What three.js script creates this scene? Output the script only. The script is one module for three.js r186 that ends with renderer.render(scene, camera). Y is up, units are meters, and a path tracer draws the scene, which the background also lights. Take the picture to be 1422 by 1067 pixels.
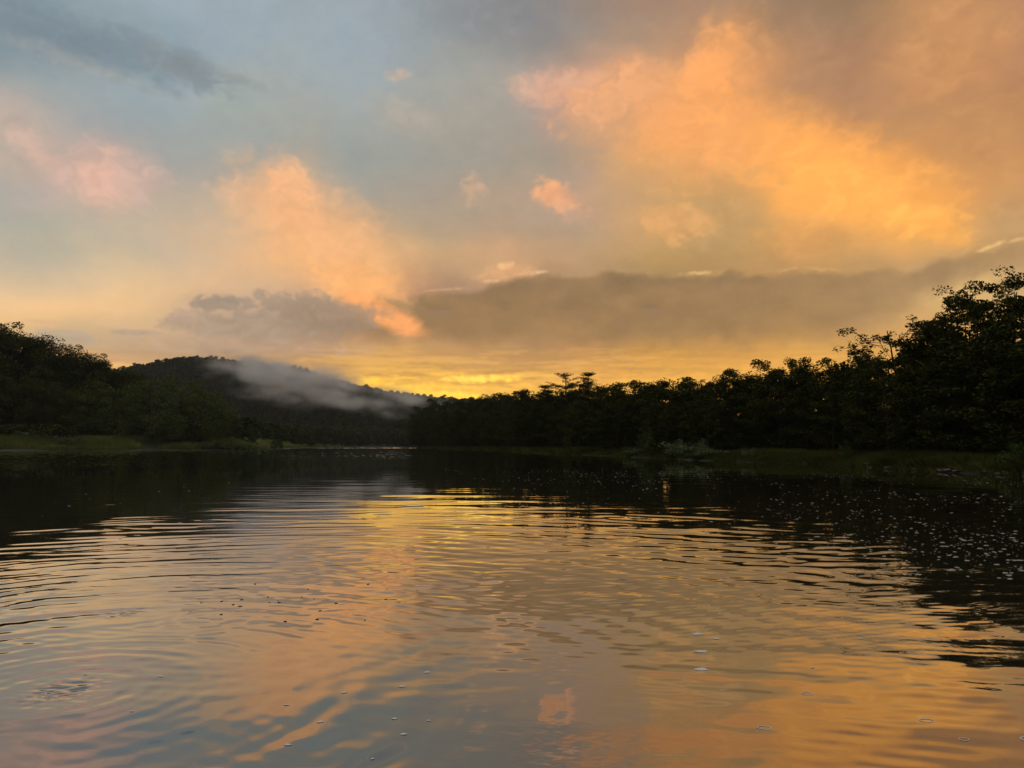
import * as THREE from 'three';
import { ImprovedNoise } from 'three/addons/math/ImprovedNoise.js';
import { mergeGeometries } from 'three/addons/utils/BufferGeometryUtils.js';

// ───────────────────────── camera, sky, sun, exposure ─────────────────────────
const scene = new THREE.Scene();
const EYE = 1.25;
const camera = new THREE.PerspectiveCamera(53.0, 1422 / 1067, 0.1, 6000);
camera.position.set(0, EYE, 0);
camera.rotation.x = THREE.MathUtils.degToRad(4.57);

const renderer = new THREE.WebGLRenderer({ antialias: true });
renderer.setSize(1024, 768);
renderer.toneMapping = THREE.LinearToneMapping;
renderer.toneMappingExposure = 1;
renderer.shadowMap.enabled = true;

// helpers
const perlin = new ImprovedNoise();
const N3 = (x, y, z) => perlin.noise(x, y, z);
function fbm(x, y, z, oct = 4) {
  let s = 0, a = 0.5;
  for (let i = 0; i < oct; i++) { s += a * perlin.noise(x, y, z); x = x * 2.03 + 7.1; y = y * 2.03 + 3.7; z = z * 2.03 + 1.9; a *= 0.5; }
  return s;
}
function rng(seed) { let s = seed >>> 0; return () => { s = (s + 0x6D2B79F5) | 0; let t = Math.imul(s ^ (s >>> 15), 1 | s); t = (t + Math.imul(t ^ (t >>> 7), 61 | t)) ^ t; return ((t ^ (t >>> 14)) >>> 0) / 4294967296; }; }
const clamp = THREE.MathUtils.clamp, sstep = (a, b, x) => { const t = clamp((x - a) / (b - a), 0, 1); return t * t * (3 - 2 * t); }, lerp = (a, b, t) => a + (b - a) * t;
const lin = (c) => { c /= 255; return c <= 0.04045 ? c / 12.92 : Math.pow((c + 0.055) / 1.055, 2.4); };
const along = (pts, x) => { if (x <= pts[0][0]) return pts[0][1]; for (let i = 1; i < pts.length; i++) if (x <= pts[i][0]) return lerp(pts[i - 1][1], pts[i][1], (x - pts[i - 1][0]) / (pts[i][0] - pts[i - 1][0])); return pts[pts.length - 1][1]; };

// The evening sky: colour of the air by azimuth (degrees from the river's axis, every 4) and height (rows, degrees), then clouds on top.
const AIR_HEIGHTS = [2, 4, 5.5, 7, 9, 11, 13.5, 16, 18.5, 21, 23.5, 26, 28.5, 31];
const AIR = [
  [235,172,90, 236,172,88, 239,172,84, 235,170,81, 224,165,80, 223,166,80, 235,176,75, 244,185,72, 246,186,71, 242,179,74, 240,175,76, 242,175,76, 244,177,74, 244,177,73, 240,172,75, 231,166,78, 227,164,81, 223,162,85, 222,162,86],
  [234,175,97, 236,175,93, 239,175,87, 233,171,84, 221,165,83, 218,164,82, 231,173,78, 240,181,75, 242,182,75, 239,176,77, 238,173,78, 241,174,78, 243,176,77, 243,176,76, 240,174,77, 231,168,79, 228,166,84, 226,165,89, 225,165,90],
  [228,177,117, 217,169,116, 210,164,115, 204,160,111, 196,153,105, 201,154,99, 218,165,92, 227,171,87, 227,170,85, 221,164,84, 220,160,83, 225,163,78, 230,167,75, 235,170,77, 237,172,79, 228,166,80, 225,165,84, 225,165,89, 224,166,92],
  [244,193,126, 216,178,129, 197,167,131, 194,162,127, 178,149,121, 180,144,113, 196,152,105, 202,154,99, 199,151,95, 192,145,91, 190,141,87, 195,144,79, 203,149,76, 214,155,78, 217,160,81, 205,154,85, 216,161,91, 221,168,97, 220,170,101],
  [234,193,144, 242,197,143, 234,191,140, 217,180,137, 190,161,133, 176,146,121, 192,146,109, 177,137,104, 165,129,99, 160,125,94, 156,122,91, 158,124,85, 169,130,82, 185,140,85, 192,146,86, 182,141,92, 200,158,103, 212,172,110, 209,170,108],
  [196,179,153, 207,184,152, 219,188,148, 223,186,143, 214,176,137, 205,164,127, 234,166,107, 196,146,106, 165,130,104, 157,124,97, 151,121,95, 153,123,89, 162,129,86, 176,139,89, 183,141,91, 183,144,96, 192,152,104, 187,150,103, 181,145,100],
  [169,167,156, 176,170,153, 191,176,152, 204,179,149, 219,180,139, 232,178,124, 234,176,118, 208,166,121, 197,160,120, 204,158,116, 187,150,112, 184,148,103, 183,146,95, 180,143,93, 195,148,93, 206,156,96, 228,166,94, 209,158,97, 194,150,99],
  [167,165,156, 183,168,157, 189,171,153, 190,172,150, 208,175,142, 230,176,127, 208,167,128, 186,160,130, 176,155,130, 179,153,127, 179,151,123, 197,156,113, 201,157,104, 191,152,99, 230,164,93, 241,169,90, 241,166,86, 215,153,91, 203,148,94],
  [179,167,152, 185,166,154, 182,164,154, 169,162,153, 183,165,146, 209,169,135, 169,159,144, 164,154,140, 168,153,136, 175,154,133, 182,153,131, 195,157,118, 205,158,105, 212,157,97, 248,170,90, 249,169,86, 226,156,88, 200,144,91, 190,139,91],
  [176,165,159, 163,164,161, 155,160,161, 157,162,159, 160,161,155, 167,160,148, 154,157,151, 156,156,147, 159,153,142, 161,150,135, 168,149,131, 207,158,114, 235,165,99, 241,165,94, 242,165,92, 226,156,90, 196,143,93, 186,136,92, 181,131,90],
  [128,145,152, 141,153,157, 147,161,167, 154,165,168, 157,165,161, 160,163,158, 158,163,160, 162,160,152, 163,157,147, 163,155,144, 178,150,135, 204,156,120, 225,160,107, 234,160,99, 221,155,97, 192,138,95, 188,136,95, 187,134,94, 180,130,95],
  [125,145,155, 135,151,158, 137,152,158, 139,154,161, 151,163,170, 157,166,168, 156,165,168, 157,161,158, 160,158,151, 167,157,147, 191,155,137, 205,155,121, 217,156,108, 229,157,99, 183,135,96, 168,125,95, 180,133,94, 185,135,95, 180,130,95],
  [125,145,155, 136,152,159, 147,162,169, 151,166,175, 152,165,173, 153,165,170, 153,164,172, 150,158,162, 147,151,150, 146,144,139, 151,139,130, 164,139,119, 179,140,110, 187,141,103, 155,123,96, 150,120,92, 172,131,93, 185,135,95, 180,130,95],
  [125,145,155, 136,153,159, 147,162,169, 151,166,175, 152,165,173, 152,163,168, 153,163,169, 148,158,163, 139,146,150, 132,132,133, 142,130,123, 153,130,115, 163,131,109, 169,134,105, 153,123,97, 150,120,92, 171,130,93, 185,135,95, 180,130,95],
];
// clouds: azimuth, height, half width, half height (degrees), tilt, colour, strength, softness, raggedness
const CLOUDS = [
  [-31.13, 25.20, 7.76, 1.37, -5, [118, 132, 141], 0.9, 0.8, 1.4], // dark slate bank
  [-23.85, 24.98, 3.25, 0.86, -14, [128, 136, 139], 0.75, 0.8, 1.5], // dark slate tail
  [-20.49, 24.80, 1.75, 0.40, -10, [140, 143, 142], 0.6, 0.8, 1.5], // dark slate end
  [-29.81, 23.84, 4.60, 0.50, -8, [166, 160, 152], 0.35, 0.9, 1.4], // slate warm edge
  [-1.17, 29.98, 6.13, 1.75, -10, [132, 132, 134], 0.6, 0.8, 0.8], // grey top middle
  [-33.64, 19.33, 2.29, 2.50, -45, [190, 167, 152], 0.5, 0.9, 0.8], // pink veil
  [-28.68, 17.18, 2.03, 1.88, -35, [233, 179, 156], 0.65, 0.95, 0.9], // pink puff
  [-26.29, 17.30, 1.76, 1.55, 0, [204, 170, 156], 0.55, 0.7, 1.0], // pink puff tail
  [-32.00, 17.86, 2.37, 0.77, -35, [214, 176, 158], 0.6, 0.8, 1.0], // pink streak
  [-16.59, 18.56, 1.81, 1.26, -20, [239, 180, 132], 0.75, 0.6, 1.1], // peach head
  [-15.26, 16.32, 4.83, 2.57, -30, [245, 179, 126], 0.6, 1.0, 0.9], // peach cloud
  [-13.16, 13.94, 5.93, 2.94, -20, [237, 178, 124], 0.55, 1.0, 0.9], // peach body
  [-19.77, 17.14, 1.94, 0.86, -20, [224, 178, 140], 0.5, 0.8, 1.0], // peach left wisp
  [-11.30, 11.72, 3.13, 1.29, -10, [249, 178, 108], 0.6, 0.8, 0.9], // peach core
  [3.01, 18.48, 1.31, 0.96, -25, [247, 170, 116], 0.75, 0.7, 1.3], // puff round
  [3.77, 17.96, 1.20, 0.71, -20, [239, 166, 118], 0.7, 0.7, 1.4], // puff lobe
  [4.86, 17.58, 2.44, 1.11, -20, [204, 158, 125], 0.5, 0.8, 0.8], // puff tail
  [-3.01, 18.78, 0.77, 1.21, 30, [204, 163, 132], 0.6, 0.85, 1.4], // puff faint
  [-8.70, 26.18, 0.98, 0.37, 10, [194, 166, 148], 0.6, 0.6, 0.8], // tiny pink
  [-8.29, 23.59, 2.71, 1.04, -15, [178, 165, 149], 0.5, 0.8, 0.9], // pink patch
  [4.37, 25.26, 4.13, 1.21, -6, [221, 168, 138], 0.6, 0.7, 1.1], // orange arm
  [8.73, 24.74, 5.14, 1.87, 8, [232, 165, 112], 0.65, 0.7, 1.1], // orange arm b
  [16.17, 26.24, 3.38, 2.40, 50, [250, 168, 98], 0.75, 0.9, 0.9], // orange head
  [13.78, 23.67, 4.69, 2.09, 20, [244, 165, 98], 0.6, 0.8, 1.0], // orange mid
  [20.97, 19.86, 5.52, 2.70, -25, [255, 173, 88], 0.75, 0.95, 1.2], // orange heart
  [14.75, 20.65, 5.66, 2.39, -5, [240, 166, 102], 0.6, 0.95, 1.1], // orange left body
  [24.16, 16.98, 6.16, 2.33, -16, [255, 177, 88], 0.8, 0.95, 0.9], // orange heart b
  [28.90, 14.33, 2.93, 1.18, -22, [255, 178, 88], 0.85, 0.55, 0.8], // orange tail
  [21.27, 14.34, 3.79, 1.45, -5, [228, 162, 92], 0.5, 0.8, 0.9], // orange low
  [22.11, 25.35, 5.24, 3.04, -10, [164, 127, 97], 0.5, 0.9, 0.9], // mauve shade
  [24.37, 22.79, 4.13, 1.98, -20, [170, 128, 96], 0.5, 0.8, 0.9], // mauve shade b
  [15.94, 16.76, 3.14, 2.21, 10, [188, 149, 100], 0.6, 0.9, 1.2], // khaki notch
  [12.06, 16.02, 2.72, 1.31, -8, [222, 164, 104], 0.75, 0.5, 1.0], // orange puff low
  [30.59, 24.38, 3.50, 3.67, 60, [208, 149, 95], 0.55, 0.9, 0.9], // right veil
  [33.12, 18.16, 2.32, 2.12, 0, [196, 142, 92], 0.5, 0.9, 0.8], // right shade
  [33.70, 14.17, 2.27, 1.73, 0, [186, 148, 102], 0.6, 0.9, 0.7], // right grey
  [-9.49, 9.54, 3.47, 0.89, -24, [251, 166, 100], 0.9, 0.55, 0.4], // bank tongue
  [-20.86, 9.89, 1.70, 0.55, 3, [158, 139, 120], 0.95, 0.3, 1.3], // cumulus a
  [-18.28, 10.60, 0.68, 0.45, 0, [167, 145, 124], 0.85, 0.4, 1.3], // cumulus b
  [-16.12, 9.60, 3.00, 1.12, 10, [161, 139, 118], 0.9, 0.3, 1.4], // cumulus c
  [-19.29, 8.43, 4.57, 0.91, 0, [167, 145, 123], 0.85, 0.35, 1.3], // cumulus d
  [-23.29, 8.80, 1.19, 0.39, -10, [189, 158, 135], 0.6, 0.5, 1.2], // cumulus e
  [-13.33, 9.05, 3.58, 1.29, 0, [157, 133, 111], 0.85, 0.45, 1.1], // cumulus f
  [-30.33, 6.89, 2.09, 0.55, 0, [183, 163, 139], 0.8, 0.4, 0.9], // low bank left
  [-26.37, 7.53, 1.73, 0.19, 2, [177, 155, 132], 0.8, 0.4, 0.9], // low bar left
  [-31.56, 7.85, 0.94, 0.14, 0, [214, 168, 130], 0.6, 0.5, 0.9], // low bar left b
  [-19.73, 6.90, 8.11, 0.60, 0, [187, 156, 130], 0.6, 0.7, 0.8], // low veil left
  [32.43, 12.54, 0.85, 0.12, 17, [255, 208, 135], 0.55, 0.6, 0.8], // rim fleck a
  [33.75, 12.71, 0.45, 0.10, 10, [250, 200, 130], 0.45, 0.6, 0.8], // rim fleck b
  [13.80, 12.43, 1.23, 0.10, 1, [252, 205, 138], 0.52, 0.6, 1.0], // rim fleck c
  [1.90, 12.83, 0.76, 0.12, 3, [251, 203, 145], 0.52, 0.6, 1.1], // rim fleck d
  [-0.49, 13.36, 0.54, 0.24, 10, [254, 203, 140], 0.52, 0.7, 1.2], // rim fleck e
  [-0.60, 12.84, 1.85, 0.47, 5, [239, 176, 122], 0.45, 0.8, 1.1], // rim glow
  [-1.68, 12.15, 0.76, 0.12, 4, [249, 196, 138], 0.45, 0.6, 1.1], // rim fleck f
  [-4.92, 11.53, 1.62, 0.08, 5, [234, 180, 128], 0.39, 0.6, 1.0], // rim fleck g
  [30.97, 9.82, 2.39, 0.73, 20, [222, 180, 115], 0.6, 0.7, 0.9], // pale window
  [-6.73, 3.55, 6.34, 0.80, 2, [262, 202, 76], 0.85, 0.9, 0.8], // gold base
  [-1.13, 3.95, 5.90, 0.64, 1, [248, 186, 80], 0.5, 0.9, 0.8], // gold base right
  [-1.02, 4.97, 1.83, 0.24, 1, [285, 226, 84], 0.95, 0.6, 1.2], // gold streak a
  [-3.27, 4.91, 1.61, 0.24, 0, [285, 230, 92], 0.9, 0.6, 1.3], // gold streak b
  [-7.63, 4.13, 1.58, 0.37, 0, [284, 222, 78], 0.95, 0.6, 1.4], // gold streak c
  [-9.79, 4.63, 1.25, 0.32, -6, [266, 208, 74], 0.9, 0.6, 1.4], // gold streak d
  [-4.60, 3.62, 2.77, 0.37, -3, [286, 228, 80], 0.95, 0.6, 1.3], // gold streak e
  [-5.62, 4.41, 2.34, 0.16, 0, [264, 206, 80], 0.8, 0.6, 1.3], // gold streak f
  [-3.00, 4.27, 1.61, 0.13, 0, [262, 205, 80], 0.7, 0.6, 1.3], // gold streak g
  [-6.47, 3.82, 1.59, 0.21, -4, [284, 224, 78], 0.9, 0.6, 1.4], // gold streak h
  [-10.93, 4.46, 1.14, 0.16, -10, [258, 200, 78], 0.8, 0.6, 1.3], // gold streak i
  [9.00, 4.43, 8.37, 0.74, 0, [252, 186, 80], 0.6, 0.8, 0.7], // amber right low
  [18.14, 5.28, 4.37, 0.61, 6, [240, 172, 80], 0.6, 0.8, 0.7], // amber right low b
  [-27.15, 5.09, 2.13, 0.38, 0, [247, 188, 110], 0.8, 0.6, 0.8], // pale gold left notch
];
const BANK_TOP = [[-14.37, 10.04], [-11.28, 10.53], [-9.19, 10.91], [-6.53, 11.19], [-3.85, 11.55], [-1.14, 12.10], [0.49, 12.42], [3.74, 12.55], [7.51, 12.57], [11.73, 12.42], [15.33, 12.29], [19.29, 12.14], [23.07, 11.84], [27.09, 11.66], [30.46, 12.12], [34.09, 12.62], [36.93, 12.70]];
const BANK_BOTTOM = [[-14.32, 7.72], [-8.09, 7.57], [-0.59, 7.54], [7.45, 7.37], [15.22, 7.28], [22.46, 7.17], [26.97, 8.54], [30.39, 10.34], [34.03, 11.49], [36.89, 11.95]];
const FRINGE = [[-0.33, 13.36, 0.44, 0.21], [-1.14, 13.15, 0.98, 0.26], [1.85, 12.83, 0.87, 0.16], [4.39, 12.64, 0.65, 0.10], [13.80, 12.43, 1.33, 0.15], [32.39, 12.55, 0.78, 0.18], [33.71, 12.68, 0.45, 0.13], [-1.79, 12.20, 0.65, 0.16], [5.90, 12.56, 0.54, 0.10]];
const cubic = (p0, p1, p2, p3, t) => p1 + 0.5 * t * (p2 - p0 + t * (2 * p0 - 5 * p1 + 4 * p2 - p3 + t * (3 * (p1 - p2) + p3 - p0)));
function air(az, el, out) {
  const fx = clamp((az + 36) / 4, 0, 17.999), i = Math.floor(fx), tx = fx - i;
  let j = 0; while (j < AIR_HEIGHTS.length - 2 && el > AIR_HEIGHTS[j + 1]) j++;
  const ty = clamp((el - AIR_HEIGHTS[j]) / (AIR_HEIGHTS[j + 1] - AIR_HEIGHTS[j]), 0, 1);
  const row = (r, c) => { const a = AIR[clamp(r, 0, 13)], at = (k) => a[clamp(k, 0, 18) * 3 + c]; return cubic(at(i - 1), at(i), at(i + 1), at(i + 2), tx); };
  for (let c = 0; c < 3; c++) out[c] = cubic(row(j - 1, c), row(j, c), row(j + 1, c), row(j + 2, c), ty);
}
function makeSky() {
  const W = 4096, H = 2048, data = new Float32Array(W * H * 4), col = [0, 0, 0], D = Math.PI / 180;
  for (let r = H / 2; r < H; r++) {
    const el = ((r + 0.5) / H - 0.5) * 180, ce = Math.cos(el * D), se = Math.sin(el * D);
    for (let q = 0; q < W; q++) {
      const lon = ((q + 0.5) / W - 0.5) * 2 * Math.PI;                // direction (cos lon, sin lon) in (x, z)
      const dx = Math.cos(lon) * ce, dz = Math.sin(lon) * ce, dy = se;
      const az = Math.atan2(dx, -dz) / D, front = Math.abs(az) < 46 && el < 42;
      // eastern dusk sky: dimmer and bluer away from the sunset, thin mottled cloud
      const away = (1 - Math.cos(az * D)) / 2;
      const m = fbm(dx * 4 + 9, dy * 9, dz * 4, 4);
      const up = sstep(0, 75, el);
      const e0 = lerp(172, 160, away) + m * 40, e1 = lerp(158, 152, away) + m * 32, e2 = lerp(140, 146, away) + m * 22;
      let R = lerp(e0, 150 + m * 36, up), G = lerp(e1, 152 + m * 28, up), B = lerp(e2, 156 + m * 20, up);
      const near = (1 - sstep(30, 78, Math.abs(az))) * (1 - sstep(28, 60, el));
      if (near > 0) {
        const k = 1 / Math.max(0.3, 1);
        const wx = fbm(az * 0.16, el * 0.22, 3.3, 5), wy = fbm(az * 0.16, el * 0.26, 11.7, 5);
        air(az + wx * 4.2, el + wy * 2.0 * sstep(1, 9, el), col);
        let r0 = col[0], g0 = col[1], b0 = col[2];
        if (front) {
          const f1 = fbm(az * 0.55, el * 0.75, 1.2, 5), f2 = fbm(az * 0.55 + 40, el * 0.75, 6.2, 5), f3 = fbm(az * 0.35 + 11, el * 0.6, 2.4, 5);
          const fine = fbm(az * 2.1 + f1 * 3, el * 2.9 + f2 * 3, 7.7, 5);
          // long grey bank and the low bars under it
          const topEl = along(BANK_TOP, az) + f1 * 0.9, botEl = along(BANK_BOTTOM, az) + f2 * 1.1;
          const bank = sstep(-15, -8, az) * sstep(-0.2, 0.45, topEl - el) * sstep(-0.7, 1.3, el - botEl) * (1 - 0.4 * sstep(14, 24, az)) * (1 - 0.25 * sstep(28, 36, az));
          const t = clamp((topEl - el) / 4.5, 0, 1), kB = bank * 0.95;
          r0 = lerp(r0, lerp(143, 162, t) + f3 * 26, kB); g0 = lerp(g0, lerp(115, 126, t) + f3 * 18, kB); b0 = lerp(b0, lerp(82, 82, t) + f3 * 10, kB);
          // streaked stratus just above the hills
          const low = sstep(2, 4, el) * (1 - sstep(6.2, 7.8, el)) * (0.35 + 0.65 * sstep(-30, -8, az)) * (1 - 0.6 * sstep(4, 20, az));
          if (low > 0) {
            const s = fbm(az * 0.22, el * 3.6, 5.5, 5) + 0.35 * fbm(az * 1.3, el * 7, 8.5, 3), hi = sstep(0.02, 0.26, s) * low, lo = sstep(0.0, 0.24, -s) * low;
            r0 = lerp(r0, 246, hi * 0.5); g0 = lerp(g0, 184, hi * 0.5); b0 = lerp(b0, 98, hi * 0.5);
            r0 = lerp(r0, 186, lo * 0.5); g0 = lerp(g0, 140, lo * 0.5); b0 = lerp(b0, 86, lo * 0.5);
          }
          const glow = (1 - sstep(4, 12, Math.abs(az + 4))) * sstep(2.6, 3.4, el) * (1 - sstep(4.8, 6, el));
          if (glow > 0) { const s = fbm(az * 0.5 + 4, el * 5, 1.5, 5), k2 = sstep(-0.02, 0.24, s) * glow * 0.75; r0 = lerp(r0, 284, k2); g0 = lerp(g0, 220, k2); b0 = lerp(b0, 82, k2); }
          for (const c of CLOUDS) {
            const ux = az - c[0], uy = el - c[1], big = Math.max(c[2], c[3]) * 2.4;
            if (Math.abs(ux) > big || Math.abs(uy) > big) continue;
            const th = c[4] * D, ax = (ux * Math.cos(th) + uy * Math.sin(th)) / c[2], ay = (-ux * Math.sin(th) + uy * Math.cos(th)) / c[3];
            const small = Math.min(c[2], c[3] * 2.2), fr = 1.1 / Math.pow(small, 0.75);
            const n = fbm(az * fr + c[0] * 3.1 + f1 * 1.6, el * fr * 1.3 + c[1] + f3 * 1.6, c[0], 6) + 0.22 * fine;
            const e = Math.sqrt(ax * ax + ay * ay), d = e + clamp(n * c[8] * 1.05, -0.75, 0.75) + sstep(1.3, 2.1, e);
            const k2 = (1 - sstep(1 - c[7], 1 + c[7] * 0.7, d)) * c[6];
            const body = 1 + (n - 0.1) * -0.16;
            r0 = lerp(r0, c[5][0] * body, k2); g0 = lerp(g0, c[5][1] * body, k2); b0 = lerp(b0, c[5][2] * body, k2);
          }
          // thin sunlit rim along the top of the bank, broken up by the lumps of the cloud
          const rimAt = Math.abs(el - topEl - 0.14 - 0.3 * Math.max(0, f2)), rim = (1 - sstep(0.02, 0.16 + 0.12 * Math.max(0, f3), rimAt)) * sstep(0.0, 0.4, fbm(az * 0.35, 3.3, 9.1, 5) + 0.3 * fbm(az * 3, el * 5, 2, 3)) * sstep(-9, -3, az) * 0.3;
          r0 = lerp(r0, 255, rim); g0 = lerp(g0, 205, rim); b0 = lerp(b0, 132, rim);
          const wisp = (f2 * 7 + fine * 4) * sstep(4, 10, el); r0 += wisp; g0 += wisp * 0.75; b0 += wisp * 0.45;
        }
        R = lerp(R, r0, near); G = lerp(G, g0, near); B = lerp(B, b0, near);
      }
      const o = (r * W + q) * 4;
      data[o] = 1.08 * lin(clamp(R, 0, 290)); data[o + 1] = 1.08 * lin(clamp(G, 0, 262)); data[o + 2] = 1.08 * lin(clamp(B, 0, 262)); data[o + 3] = 1;
    }
  }
  for (let i = 0; i < W * H * 2; i += 4) { data[i] = 0.03; data[i + 1] = 0.028; data[i + 2] = 0.022; data[i + 3] = 1; }
  const t = new THREE.DataTexture(data, W, H, THREE.RGBAFormat, THREE.FloatType);
  t.mapping = THREE.EquirectangularReflectionMapping; t.magFilter = THREE.LinearFilter; t.needsUpdate = true;
  return t;
}
const sky = makeSky();
scene.background = sky; scene.environment = sky;

// the sun has gone behind the hill at the end of the river
const sun = new THREE.DirectionalLight(new THREE.Color(1, 0.62, 0.3), 0.6);
sun.name = 'setting_sun'; sun.position.set(-66, 42, -1000); sun.target.position.set(0, 0, 0);
sun.castShadow = true; sun.shadow.radius = 2; sun.shadow.mapSize.set(4096, 4096);
Object.assign(sun.shadow.camera, { left: -400, right: 400, top: 200, bottom: -200, near: 1, far: 2500 });
scene.add(sun, sun.target);

// ───────────────────────── naming helpers ─────────────────────────
const taken = new Map();
function numbered(name) { const n = taken.get(name) ?? 0; taken.set(name, n + 1); return n ? `${name}_${String(n).padStart(3, '0')}` : name; }
function tag(o, label, category, group, kind) { o.userData.label = label; o.userData.category = category; if (group) o.userData.group = group; if (kind) o.userData.kind = kind; return o; }
function shade(o) { o.traverse((m) => { if (m.isMesh) { m.castShadow = true; m.receiveShadow = true; } }); return o; }
function put(o, name) { o.name = numbered(name); scene.add(o); return shade(o); }
function mesh(name, g, m, parent) { const o = new THREE.Mesh(g, m); o.name = name; if (parent) parent.add(o); return o; }
function geo(pos, idx, extra = {}) {
  const g = new THREE.BufferGeometry();
  g.setAttribute('position', new THREE.Float32BufferAttribute(pos, 3));
  if (extra.normal) g.setAttribute('normal', new THREE.Float32BufferAttribute(extra.normal, 3));
  if (extra.color) g.setAttribute('color', new THREE.Float32BufferAttribute(extra.color, 3));
  if (extra.uv) g.setAttribute('uv', new THREE.Float32BufferAttribute(extra.uv, 2));
  if (idx) g.setIndex(idx);
  if (!extra.normal) g.computeVertexNormals();
  return g;
}
const std = (r, g, b, more = {}) => { const { hex, ...o } = more; return new THREE.MeshStandardMaterial({ color: new THREE.Color().setRGB(r, g, b), roughness: 0.95, side: THREE.DoubleSide, ...o }); };

// ───────────────────────── the river's outline and the ground ─────────────────────────
// (x, depth) in metres; depth runs along -z
const SHORE_RIGHT = [[30, -300], [24, -60], [22, 0], [20.8, 31], [20.2, 40], [20.6, 51], [16.5, 61], [14.8, 69], [11.9, 86], [5.4, 117], [-1.6, 160], [-14, 214], [-38, 321], [-56, 428], [-45, 520], [10, 600], [120, 640], [400, 660]];
const SHORE_LEFT = [[-160, -300], [-150, -60], [-140, 100], [-128, 176], [-110, 190], [-94, 197], [-80, 214], [-74, 233], [-84, 290], [-92, 338], [-104, 428], [-96, 540], [-30, 640], [110, 690], [400, 710]];
const RIVER = [...SHORE_RIGHT, ...[...SHORE_LEFT].reverse()];
function toShore(x, d) {                                             // distance inland; negative on the river
  let best = 1e9, inside = false;
  for (let i = 0, j = RIVER.length - 1; i < RIVER.length; j = i++) {
    const [ax, ad] = RIVER[j], [bx, bd] = RIVER[i], ex = bx - ax, ed = bd - ad;
    const t = clamp(((x - ax) * ex + (d - ad) * ed) / (ex * ex + ed * ed), 0, 1);
    best = Math.min(best, (x - ax - ex * t) ** 2 + (d - ad - ed * t) ** 2);
    if ((bd > d) !== (ad > d) && x < ((ax - bx) * (d - bd)) / (ad - bd) + bx) inside = !inside;
  }
  return inside ? -Math.sqrt(best) : Math.sqrt(best);
}
const leftSide = (x, d) => x < -60 - Math.max(0, (d - 200) * 0.02);
function groundAt(x, d, s = toShore(x, d)) {
  const wob = fbm(x * 0.35, d * 0.35, 5, 3) * 1.6;
  s += wob * (leftSide(x, d) ? 0.25 : s > -4 && s < 6 ? 1 : 0.3);
  if (s < 0) return Math.max(-1.6, s * 0.3);
  const far = sstep(60, 200, Math.hypot(x, d));
  if (leftSide(x, d)) return 0.28 * sstep(0, 3, s) + 2.7 * sstep(2.5, 15, s) + fbm(x * 0.06, d * 0.06, 2, 3) * 0.6 * sstep(3, 20, s) + Math.max(0, s - 40) * 0.02;
  return 0.22 * sstep(0, 0.7, s) + 0.22 * sstep(0.6, 6, s) + 0.5 * sstep(7, 30, s) + fbm(x * 0.18, d * 0.18, 8, 3) * 0.22 * sstep(0.5, 4, s) + Math.max(0, s - 40) * 0.02;
}
const fineAngles = (() => { const a = []; for (let t = -180; t < -52; t += 4) a.push(t); for (let t = -52; t < 52; t += 0.3) a.push(t); for (let t = 52; t <= 180; t += 4) a.push(t); a[a.length - 1] = 180; return a; })();
{
  const radii = []; for (let r = 2; r < 1300; r *= 1.018) radii.push(r); radii.push(1500, 1900);
  const pos = [], color = [], idx = [], n = fineAngles.length;
  for (const r of radii) for (const a of fineAngles) {
    const t = a * Math.PI / 180, x = Math.sin(t) * r, d = Math.cos(t) * r, s = toShore(x, d), y = groundAt(x, d, s);
    pos.push(x, y, -d);
    const p = fbm(x * 0.9, d * 0.9, 3, 3), onLeft = leftSide(x, d), wet = onLeft ? (d < 300 ? 1.1 : 0.4) : 0.3, mud = clamp(1 - sstep(0.1, onLeft ? 2.2 : 1.1, s + p * 1.6), 0, 1), q = fbm(x * 0.12, d * 0.12, 7, 3);
    color.push(lerp(0.034 + q * 0.02, wet * (0.115 + p * 0.05), mud), lerp(0.045 + q * 0.02, wet * (0.098 + p * 0.04), mud), lerp(0.016 + q * 0.008, wet * (0.07 + p * 0.03), mud));
  }
  for (let i = 0; i < radii.length - 1; i++) for (let j = 0; j < n - 1; j++) { const a = i * n + j, b = a + 1, c = a + n, e = c + 1; idx.push(a, b, c, b, e, c); }
  const g = mesh('ground', geo(pos, idx, { color }), std(1, 1, 1, { vertexColors: true }));
  put(tag(g, 'muddy and grassy ground of the river banks and bed', 'ground', null, 'structure'), 'ground');
}

// ───────────────────────── the river's surface ─────────────────────────
const wr = rng(77);
const TRAINS = [];                                                   // straight ripples, crests mostly across the river
for (let i = 0; i < 20; i++) {
  const L = 0.22 * Math.pow(1.14, i) * (0.85 + wr() * 0.3), a = (wr() - 0.5) * 0.9 + (i % 3 === 0 ? 0.2 : -0.1);
  TRAINS.push({ kx: Math.sin(a) * 2 * Math.PI / L, kd: Math.cos(a) * 2 * Math.PI / L, L, s: L < 0.6 ? 0.0056 : 0.0042, p: wr() * 6.28, m: 0.12 + 0.3 / L, o: wr() * 50 });
}
for (let i = 0; i < 8; i++) { const L = 0.1 + i * 0.016, a = (wr() - 0.5) * 1.6; TRAINS.push({ kx: Math.sin(a) * 6.283 / L, kd: Math.cos(a) * 6.283 / L, L, s: 0.0075, p: wr() * 6.28, m: 0.5 + wr() * 0.5, o: wr() * 50 }); }
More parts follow.
